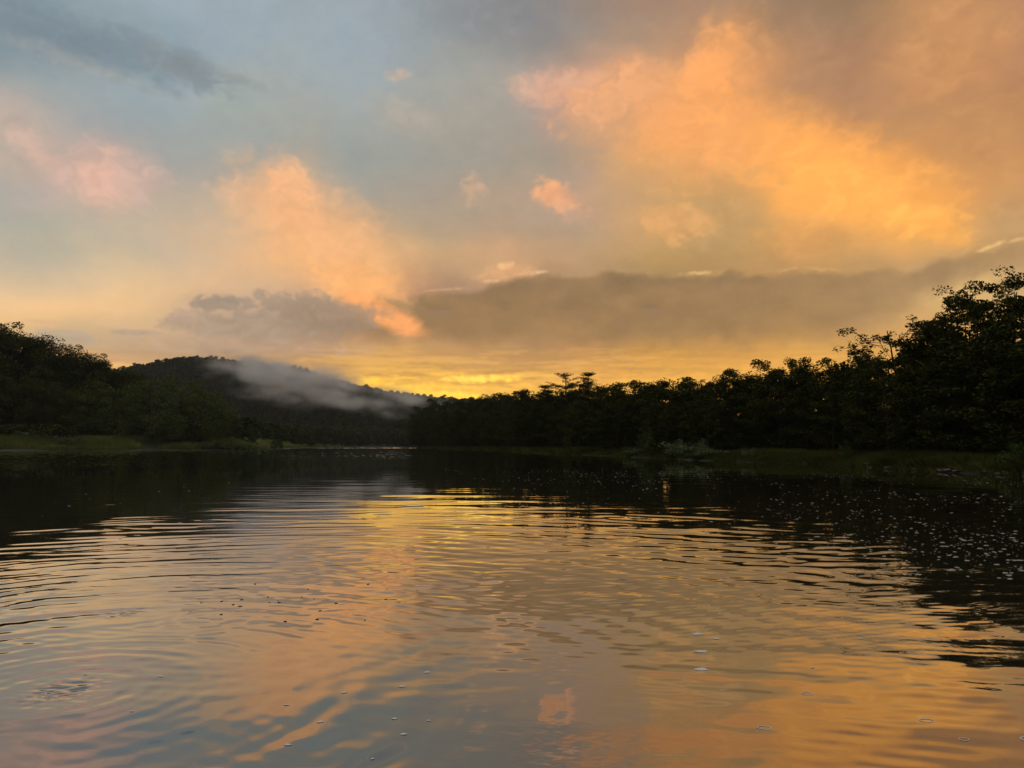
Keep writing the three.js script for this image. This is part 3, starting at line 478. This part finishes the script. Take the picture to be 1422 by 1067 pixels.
// the wooded hillside: a far-off forest that reads as one mass
{
  const R = rng(404), clumps = [];
  for (let i = 0; i < 16; i++) { const a = R() * 6.283, t = R(), rr = 2.4 * Math.sqrt(1 - (t - 0.35) ** 2 / 0.5); clumps.push({ x: Math.cos(a) * rr * R(), y: 2 + t * 6.5, z: Math.sin(a) * rr * R(), r: 1.5, flat: 0.75, n: 15 }); }
  const g = leafMesh(clumps, { seed: 8, leaf: 1.5, wide: 0.7 }), spots = [];
  while (spots.length < 16000) {
    const d = 570 + R() * 400, x = -560 + R() * 800; if (x > 60 + (d - 570) * 0.3) continue;
    const y = Math.max(hillAt(x, d), 0); if (y < 0.5 && d < 640 && toShore(x, d) < 3) continue;
    spots.push([x, Math.max(y, toShore(x, d) < 0 ? 0 : 0.3) - 0.5, d, 0.6 + R() * 0.45 + Math.pow(R(), 6) * 0.5]);
  }
  while (spots.length < 19500) { const d = 300 + R() * 330, x = -280 + R() * 230, t = toShore(x, d); if (t < 4 || x > -62 || (d < 345 && t < 12)) continue; spots.push([x, groundAt(x, d, t) - 0.5, d, 0.35 + 0.5 * sstep(4, 30, t) + R() * 0.4]); }
  const f = new THREE.InstancedMesh(g, leafM(0.055, 0.07, 0.024), spots.length), m = new THREE.Matrix4(), q = new THREE.Quaternion(), up = new THREE.Vector3(0, 1, 0), c = new THREE.Color();
  spots.forEach(([x, y, d, s], i) => { q.setFromAxisAngle(up, R() * 6.283); m.compose(new THREE.Vector3(x, y, -d), q, new THREE.Vector3(s * 1.1, s * (0.85 + R() * 0.35), s * 1.1)); f.setMatrixAt(i, m); const t = 0.75 + R() * 0.5; f.setColorAt(i, c.setRGB(t * (0.9 + R() * 0.2), t, t)); });
  put(tag(f, 'dense forest covering the hill behind the river bend', 'forest', null, 'stuff'), 'hillside_forest');
}

// ───────────────────────── undergrowth and grass ─────────────────────────
function scatter(name, g, material, spots, label, category, tint) {
  const f = new THREE.InstancedMesh(g, material, spots.length), m = new THREE.Matrix4(), q = new THREE.Quaternion(), up = new THREE.Vector3(0, 1, 0), c = new THREE.Color(), R = rng(spots.length);
  spots.forEach(([x, y, d, s, sy], i) => { q.setFromAxisAngle(up, R() * 6.283); m.compose(new THREE.Vector3(x, y, -d), q, new THREE.Vector3(s, sy, s)); f.setMatrixAt(i, m); f.setColorAt(i, tint(x, d, R, c)); });
  put(tag(f, label, category, null, 'stuff'), name);
}
function shorePoint(shore, R, from, to, s0, s1) {                     // a random spot s metres inland of a shore between two depths
  for (;;) {
    const d = from + R() * (to - from), s = lerp(s0, s1, R());
    let x = null; for (let i = 1; i < shore.length; i++) if ((shore[i - 1][1] <= d) !== (shore[i][1] <= d)) { x = lerp(shore[i - 1][0], shore[i][0], (d - shore[i - 1][1]) / (shore[i][1] - shore[i - 1][1])); break; }
    if (x === null) continue;
    const side = shore === SHORE_RIGHT ? 1 : -1, px = x + side * s * (d > 55 ? 1.2 : 1), t = toShore(px, d); if (t > 0.05) return [px, d, t];
  }
}
{
  const R = rng(606), spots = [], clumps = [];
  for (let i = 0; i < 12; i++) { const a = R() * 6.283, r = R() * 0.7; clumps.push({ x: Math.cos(a) * r, y: 0.2 + R() * 0.7, z: Math.sin(a) * r, r: 0.4, flat: 0.8, n: 22 }); }
  const g = leafMesh(clumps, { seed: 18, leaf: 0.2, wide: 0.6 });
  for (let i = 0; i < 900; i++) { const d0 = 26 + Math.pow(R(), 1.6) * 300, [x, d] = shorePoint(SHORE_RIGHT, R, d0, d0 + 4, 5.5, 20), s = (0.9 + R() * 0.8) * (1 + d / 160); spots.push([x, groundAt(x, d) - 0.1, d, s * 1.2, s]); }
  for (let i = 0; i < 420; i++) { const [x, d] = shorePoint(SHORE_LEFT, R, 190, 330, 22, 40), s = 2 + R() * 2; spots.push([x, groundAt(x, d) - 0.2, d, s * 1.2, s]); }
  for (let i = 0; i < 260; i++) { const x = -155 + R() * 66, d = 214 + R() * 22, s = 2.2 + R() * 2.2; if (toShore(x, d) > 17) spots.push([x, groundAt(x, d) - 0.2, d, s * 1.2, s]); }
  scatter('undergrowth', g, M_DARK, spots, 'dark tangled undergrowth beneath the trees of both banks', 'undergrowth', (x, d, r, c) => c.setScalar(0.75 + r() * 0.5));
}
function tuft(seed, blades, spread, width) {
  const R = rng(seed), pos = [], idx = [];
  for (let i = 0; i < blades; i++) {
    const a = R() * 6.283, r = Math.sqrt(R()) * spread, x = Math.cos(a) * r, z = Math.sin(a) * r, h = 0.55 + R() * 0.5, lean = 0.1 + R() * 0.4, b = R() * 6.283, w = width * (0.6 + R() * 0.8), k = pos.length / 3;
    const cx = Math.cos(b), cz = Math.sin(b), lx = Math.cos(a) * lean, lz = Math.sin(a) * lean;
    pos.push(x - cx * w, 0, z - cz * w, x + cx * w, 0, z + cz * w, x + lx * 0.4 - cx * w * 0.7, h * 0.6, z + lz * 0.4 - cz * w * 0.7, x + lx * 0.4 + cx * w * 0.7, h * 0.6, z + lz * 0.4 + cz * w * 0.7, x + lx, h, z + lz);
    idx.push(k, k + 1, k + 3, k, k + 3, k + 2, k + 2, k + 3, k + 4);
  }
  return geo(pos, idx);
}
{
  const R = rng(707), g = tuft(3, 26, 0.32, 0.016), near = [], far = [];
  const flat = (r, g, b) => new THREE.MeshLambertMaterial({ color: new THREE.Color().setRGB(r, g, b), side: THREE.DoubleSide }), M_GRASS = flat(0.09, 0.105, 0.024);
  for (let i = 0; i < 9000; i++) { const [x, d, s] = shorePoint(SHORE_RIGHT, R, 20 + Math.pow(R(), 1.5) * 85, 24 + 92 * R(), 0.05, 9), k = 0.75 + R() * 0.5 + 0.35 * N3(x * 0.4, d * 0.4, 3); near.push([x, groundAt(x, d) - 0.05, d, k * 1.2, k * 0.5 * (0.6 + 0.6 * sstep(0.2, 2.5, s))]); }
  for (let i = 0; i < 4500; i++) { const [x, d, s] = shorePoint(SHORE_RIGHT, R, 100, 330, 0.05, 9), k = 1.3 + R() * 0.9; near.push([x, groundAt(x, d) - 0.1, d, k * 1.8, k * 0.45]); }
  scatter('bank_grass', g, M_GRASS, near, 'long green grass on the bank below the near wood', 'grass', (x, d, r, c) => { const q = 0.8 + 0.7 * N3(x * 0.3, d * 0.3, 9) + r() * 0.35; return c.setRGB(q * (0.85 + r() * 0.3), q, q); });
  for (let i = 0; i < 16000; i++) { const [x, d] = shorePoint(SHORE_LEFT, R, 150, 480, 3.4, 26), k = 1.1 + R() * 1.0; if (N3(x * 0.08, d * 0.08, 2) < -0.35) continue; far.push([x, groundAt(x, d) - 0.1, d, k * 1.9, k * 0.75]); }
  scatter('meadow_grass', g, flat(0.2, 0.225, 0.06), far, 'pale green meadow grass on the low far bank', 'grass', (x, d, r, c) => { const q = 0.8 + 0.9 * fbm(x * 0.06, d * 0.12, 9, 3) + r() * 0.35; return c.setRGB(q * (0.85 + r() * 0.3), q, q); });
}

// ───────────────────────── shrubs on the banks ─────────────────────────
function shrubGeo(seed, flat, n, leaf) {
  const R = rng(seed), woods = [], clumps = [];
  for (let i = 0; i < n; i++) {
    const a = R() * 6.283, l = 0.25 + R() * 0.75, y = (0.3 + R() * 0.7) * (1.15 - l * 0.5);
    const e = new THREE.Vector3(Math.cos(a) * l * flat, y, Math.sin(a) * l * flat);
    woods.push(limb([new THREE.Vector3(Math.cos(a) * 0.05, 0, Math.sin(a) * 0.05), new THREE.Vector3(e.x * 0.4, y * 0.6, e.z * 0.4), e], 0.02, 0.005, 4));
    clumps.push({ x: e.x, y: e.y, z: e.z, r: 0.2, flat: 0.7, n: 26 }, { x: e.x * 0.7, y: e.y * 0.75, z: e.z * 0.7, r: 0.2, flat: 0.7, n: 18 });
  }
  return [mergeGeometries(woods), leafMesh(clumps, { seed: seed + 1, leaf, wide: 0.5 })];
}
const SHRUBS = [shrubGeo(1, 1.1, 20, 0.13), shrubGeo(2, 0.8, 22, 0.12), shrubGeo(3, 1.3, 18, 0.14)];
function shrub(name, v, m, x, d, h, w, label, category, group) {
  const t = new THREE.Group(); mesh('stem', SHRUBS[v][0], BARK, t); mesh('foliage', SHRUBS[v][1], m, t);
  t.position.set(x, groundAt(x, d) - 0.03, -d); t.scale.set(w, h, w); t.rotation.y = tr() * 6;
  put(tag(t, label, category, group), name);
}
shrub('green_shrub', 1, M_BUSH, 13.9, 79.5, 2.6, 1.3, 'upright dark green shrub beside the pale bushes on the bank', 'shrub');
for (const [v, x, d, h, w] of [[0, 13.2, 82, 1.1, 1.4], [2, 15.2, 71.6, 1.7, 1.9], [0, 15.5, 70, 1.5, 1.5], [1, 16.4, 67, 1.5, 1.0], [0, 16.6, 65, 0.9, 1.1], [2, 17.1, 64, 0.8, 1.2]])
  shrub('pale_shrub', v, M_PALE, x, d, h, w, 'pale silvery-leaved bush at the grassy waterline below the wood', 'shrub', 'pale bushes on the near bank');
shrub('pale_spray', 0, M_PALE, 18.6, 60.5, 1.0, 0.7, 'single pale leafy spray in the grass beyond the silvery bushes', 'shrub');
shrub('young_bush', 1, M_BUSH, 21.3, 49.2, 1.45, 0.65, 'young upright bush standing alone in the bank grass', 'bush');
shrub('leafy_bush', 0, M_BUSH, 22.4, 34.0, 1.35, 1.0, 'fresh green leafy bush in the grass under the tallest trees', 'bush');
{
  const R = rng(515);
  for (let i = 0; i < 9; i++) shrub('pale_meadow_plant', i % 3, M_PALE, -128 + i * 1.9 + R(), 196 + R() * 2, 1.5 + R() * 0.9, 1.7 + R(), 'low pale-leaved plant along the top edge of the far meadow', 'plant', 'pale plants on the meadow edge');
  for (let i = 0; i < 12; i++) shrub('pale_mound_plant', i % 3, M_PALE, -86 + i * 1.35 + R(), 212 + i * 1.6 + R() * 2, 2.3 - i * 0.1 + R() * 0.5, 2 + R(), 'pale leafy plant on the mound by the rounded trees', 'plant', 'pale plants on the meadow mound');
}

// ───────────────────────── rocks and drift along the waterline ─────────────────────────
const M_ROCK = std(0.1, 0.09, 0.075), M_DRIFT = std(0.17, 0.15, 0.12);
const rockGeos = [1, 2, 3].map((s) => { const g = new THREE.IcosahedronGeometry(1, 2), p = g.attributes.position; for (let i = 0; i < p.count; i++) { const x = p.getX(i), y = p.getY(i), z = p.getZ(i), k = 1 + 0.5 * fbm(x * 1.1 + s * 9, y * 1.1, z * 1.1, 3); p.setXYZ(i, x * k, y * k * 0.5, z * k); } g.computeVertexNormals(); return g; });
{
  const R = rng(818);
  const stones = [[20.9, 33, 0.28], [20.7, 35.5, 0.2], [20.6, 37, 0.35], [20.5, 39.5, 0.22], [20.4, 41.5, 0.3], [20.5, 44, 0.24], [20.7, 47.5, 0.2], [20.3, 42.5, 0.16], [20.9, 34.1, 0.16], [20.8, 36.2, 0.17], [21.0, 31.5, 0.22], [20.6, 38.4, 0.15]];
  for (const [x0, d, r] of stones) { let x = x0; while (groundAt(x, d) > 0.1) x -= 0.1; while (groundAt(x, d) < -0.02) x += 0.1; const s = mesh('shore_stone', rockGeos[Math.floor(R() * 3)], M_ROCK); s.position.set(x, Math.max(0, groundAt(x, d)) + r * 0.1, -d); s.scale.set(r * 1.6, r * 0.7, r); s.rotation.y = R() * 6; put(tag(s, 'low grey stone at the muddy waterline of the grassy bank', 'stone', 'stones along the waterline'), 'shore_stone'); }
  for (const [x0, d, l, a] of [[20.6, 45.5, 1.6, 0.2], [20.5, 36.6, 2.0, -0.15], [20.8, 32.4, 1.4, 0.4]]) {
    let x = x0; while (groundAt(x, d) > 0.12) x -= 0.1; while (groundAt(x, d) < 0.02) x += 0.1;
    const pts = []; for (let i = 0; i <= 5; i++) pts.push(new THREE.Vector3((i / 5 - 0.5) * l, 0.05 * Math.sin(i * 1.7), 0.08 * Math.sin(i * 2.3)));
    const o = mesh('driftwood', limb(pts, 0.055, 0.025, 7), M_DRIFT); o.position.set(x, groundAt(x, d) + 0.06, -d); o.rotation.y = 1.35 + a; put(tag(o, 'bleached driftwood branch stranded at the foot of the grassy bank', 'driftwood', 'driftwood on the bank'), 'driftwood');
  }
  for (const [x, d, r] of [[-101.5, 432, 1.1], [-97, 434, 1.3]]) { const s = mesh('far_rock', rockGeos[0], M_ROCK); s.position.set(x, 0.3, -d); s.scale.setScalar(r); s.rotation.y = r * 9; put(tag(s, 'pale rock breaking the water at the river bend below the hill', 'rock', 'rocks at the river bend'), 'far_rock'); }
}

// ───────────────────────── mist on the hillside ─────────────────────────
const MIST = [[-236.0, 69.0, 690.0, 23.2, 9.0, 1.60], [-250.9, 74.8, 690.0, 15.5, 4.5, 0.60], [-221.8, 68.0, 700.0, 26.2, 9.8, 2.00], [-193.6, 61.4, 700.0, 29.4, 9.8, 1.50], [-165.1, 51.5, 690.0, 25.8, 9.0, 1.20], [-140.4, 43.8, 680.0, 24.1, 7.6, 0.90], [-116.5, 37.6, 670.0, 18.8, 6.3, 0.70], [-94.4, 38.9, 660.0, 14.8, 7.4, 0.80], [-72.3, 34.7, 650.0, 15.8, 6.1, 0.60], [-212.6, 75.9, 720.0, 40.4, 4.0, 0.80], [-175.6, 66.5, 720.0, 30.3, 4.0, 0.50], [-138.0, 54.2, 700.0, 23.6, 3.9, 0.30], [-216.5, 49.7, 700.0, 32.7, 5.2, 0.35], [-174.8, 40.6, 690.0, 32.2, 5.2, 0.30], [-232.8, 52.2, 690.0, 16.8, 6.4, 0.30]];
{
  // one soft puff of droplets, set many times along the bank of mist
  const R = rng(1212), gauss = () => (R() + R() + R() + R() - 2) * 1.0, pos = [], nor = [], v = new THREE.Vector3(), u = new THREE.Vector3(), w = new THREE.Vector3();
  for (let i = 0; i < 1700; i++) {
    const x = gauss() * 1.1, y = gauss() * 0.85, z = gauss() * 1.1, s = 0.0085 + R() * 0.004;
    v.set(R() - 0.5, R() - 0.5, R() - 0.5).normalize(); u.set(R() - 0.5, R() - 0.5, R() - 0.5).cross(v).normalize(); w.crossVectors(v, u);
    for (const [a, b] of [[1, 0], [-0.5, 0.87], [-0.5, -0.87]]) { pos.push(x + (u.x * a + w.x * b) * s, y + (u.y * a + w.y * b) * s, z + (u.z * a + w.z * b) * s); nor.push(v.x, v.y, v.z); }
  }
  const total = MIST.reduce((s, m) => s + m[3] * m[4] * m[5], 0), puffs = [];
  for (const [mx, my, md, rx, ry, k] of MIST) {
    const n = Math.round(3700 * rx * ry * k / total);
    for (let i = 0; i < n; i++) {
      let x, y, d, t = 0;
      do { x = mx + gauss() * rx * 1.15; y = my + gauss() * ry * 1.05 - (x - mx) * 0.1; d = md + gauss() * 30; } while (fbm(x * 0.035, y * 0.08, d * 0.008, 4) < 0.04 + (R() - 0.5) * 0.25 && ++t < 14);
      puffs.push([x, y, d, 2.6 + R() * R() * 6]);
    }
  }
  const m = new THREE.MeshPhysicalMaterial({ color: new THREE.Color().setRGB(0.98, 0.97, 0.95), roughness: 1, transmission: 0.65, thickness: 0, specularIntensity: 0, side: THREE.DoubleSide });
  const f = new THREE.InstancedMesh(geo(pos, null, { normal: nor }), m, puffs.length), mt = new THREE.Matrix4(), q = new THREE.Quaternion(), up = new THREE.Vector3(0, 1, 0);
  puffs.forEach(([x, y, d, s], i) => { q.setFromAxisAngle(up, R() * 6.283); mt.compose(new THREE.Vector3(x, y, -d), q, new THREE.Vector3(s * 1.25, s * 0.8, s)); f.setMatrixAt(i, mt); });
  put(tag(f, 'pale mist drifting along the flank of the wooded hill', 'mist', null, 'stuff'), 'mist');
}

// ───────────────────────── foam and specks afloat ─────────────────────────
const M_FOAM_LIT = std(0.85, 0.8, 0.72, { roughness: 0.6 }), M_FOAM = std(0.52, 0.47, 0.4, { roughness: 0.7 }), M_DEBRIS = std(0.03, 0.022, 0.014);  // near flecks: same foam, its colour brightened to stand in for light
const foamGeos = [1, 2, 3, 4].map((s) => {                            // a low irregular raft of bubbles
  const R = rng(s * 31), n = 11, pos = [0, 0.11, 0], idx = [];
  for (let k = 0; k < 2; k++) for (let i = 0; i < n; i++) { const a = i / n * 6.283, r = (k ? 1 : 0.62) * (0.7 + 0.45 * N3(Math.cos(a) * 1.2 + s * 5, Math.sin(a) * 1.2, s) + R() * 0.15); pos.push(Math.cos(a) * r, k ? -0.02 : 0.1, Math.sin(a) * r * 0.62); }
  for (let i = 0; i < n; i++) { const j = (i + 1) % n; idx.push(0, 1 + j, 1 + i, 1 + i, 1 + j, 1 + n + j, 1 + i, 1 + n + j, 1 + n + i); }
  return geo(pos, idx);
});
{
  const R = rng(2024);
  function fleck(x, d, r, label, group, name = 'foam_fleck', m = M_FOAM) {
    const o = mesh(name, foamGeos[Math.floor(R() * 4)], m); o.position.set(x, waveAt(x, d, 0) + 0.002, -d); o.scale.set(r, Math.min(r, 0.03), r); o.rotation.y = (R() - 0.5) * 0.9; put(tag(o, label, 'foam', group), name);
  }
  const NEAR_FLECKS = [[-0.57, 4.12], [-0.85, 4.02], [-1.09, 3.83], [-0.87, 3.61], [-0.94, 3.34], [-0.54, 3.65], [-0.56, 3.20], [-1.09, 3.01], [-0.38, 3.63], [-0.47, 3.46], [-2.34, 4.34], [-1.91, 4.30], [1.47, 4.04], [1.14, 3.45], [1.13, 3.60], [1.89, 3.67], [1.91, 3.45], [2.21, 3.44], [1.63, 3.07], [1.70, 4.47], [1.25, 5.29], [1.16, 4.79], [1.07, 4.44], [1.33, 5.12], [-1.79, 3.74], [-0.47, 4.37], [2.27, 5.12]];
  for (const [x, d] of NEAR_FLECKS) if (x < 1.05 || d > 4.2) fleck(x, d, 0.011 + R() * 0.016, 'small foam fleck floating on the rippled sky reflection', 'foam flecks on the sky reflection', 'foam_fleck', M_FOAM_LIT);
  fleck(1.63, 3.07, 0.075, 'largest frothy foam patch floating on the orange reflection', undefined, 'foam_patch', M_FOAM_LIT);
  for (const [x, d] of [[1.06, 4.42], [1.15, 4.8], [1.24, 5.25]]) fleck(x, d, 0.05, 'clustered bubble patch on the tan reflection of the cloud', 'bubble patches', 'bubble_patch', M_FOAM_LIT);
  // burst bubbles leave thin floating rings
  const ringGeo = new THREE.TorusGeometry(1, 0.09, 5, 22).rotateX(Math.PI / 2);
  for (const [x, d, r] of [[1.89, 3.62, 0.03], [2.21, 3.4, 0.036], [1.93, 3.4, 0.022], [1.12, 3.53, 0.03], [1.49, 4.0, 0.026]]) { const o = mesh('foam_ring', ringGeo, M_FOAM_LIT); o.position.set(x, waveAt(x, d, 0) + 0.001, -d); o.scale.set(r, r * 0.5, r * 0.75); o.rotation.y = R() - 0.5; put(tag(o, 'thin pale foam ring left by a bubble on the orange reflection', 'foam', 'foam rings on the orange reflection'), 'foam_ring'); }
  const spot = () => { for (;;) { const v = 32 + R() * R() * 0 + Math.pow(R(), 1.15) * 150, d = EYE * 1070 / v, t = -0.62 + R() * 1.3, x = t * d; if (toShore(x, d) > -1.5) continue; const dens = (0.04 + sstep(-0.14, 0.05, t)) * (1 - sstep(80, 160, v) * (1 - sstep(0.1, 0.5, t)) * 0.9) * clamp(0.35 + 1.8 * fbm(x * 0.2, d * 0.08, 3, 4), 0.05, 0.75); if (R() < dens) return [x, d]; } };
  const all = []; for (let i = 0; i < 1450; i++) { const [x, d] = spot(), r = 0.008 + Math.pow(R(), 4) * 0.035 + d * 0.0003; all.push([x, d, r, r / d]); }
  all.sort((a, b) => b[3] - a[3]);
  for (const [x, d, r] of all.slice(0, 270)) fleck(x, d, r, 'pale foam fleck drifting on the dark reflection of the wood', 'foam flecks on the dark water');
  const rest = all.slice(270), f = new THREE.InstancedMesh(foamGeos[0], M_FOAM, rest.length), m = new THREE.Matrix4(), q = new THREE.Quaternion(), up = new THREE.Vector3(0, 1, 0);
  rest.forEach(([x, d, r], i) => { q.setFromAxisAngle(up, (R() - 0.5) * 1.2); m.compose(new THREE.Vector3(x, 0.003, -d), q, new THREE.Vector3(r, Math.min(r, 0.03), r)); f.setMatrixAt(i, m); });
  put(tag(f, 'scattering of tiny foam specks over the dark tree reflections', 'foam', null, 'stuff'), 'foam_specks');
  for (let i = 0; i < 22; i++) { const x = -2.5 + R() * 1.9 + (R() - 0.5) * 0.3, d = 5.6 + R() * 1.5, o = mesh('leaf_scrap', foamGeos[i % 4], M_DEBRIS), r = 0.008 + R() * 0.016; o.position.set(x, waveAt(x, d, 0) + 0.002, -d); o.scale.set(r, 0.02, r); o.rotation.y = R() * 6; put(tag(o, 'dark bit of leaf litter floating by the ring ripples', 'debris', 'dark litter by the ripples'), 'leaf_scrap'); }
}

// thin evening haze filling the valley
scene.fog = new THREE.FogExp2(new THREE.Color(0.9, 0.93, 1), 0.00009);

renderer.render(scene, camera);
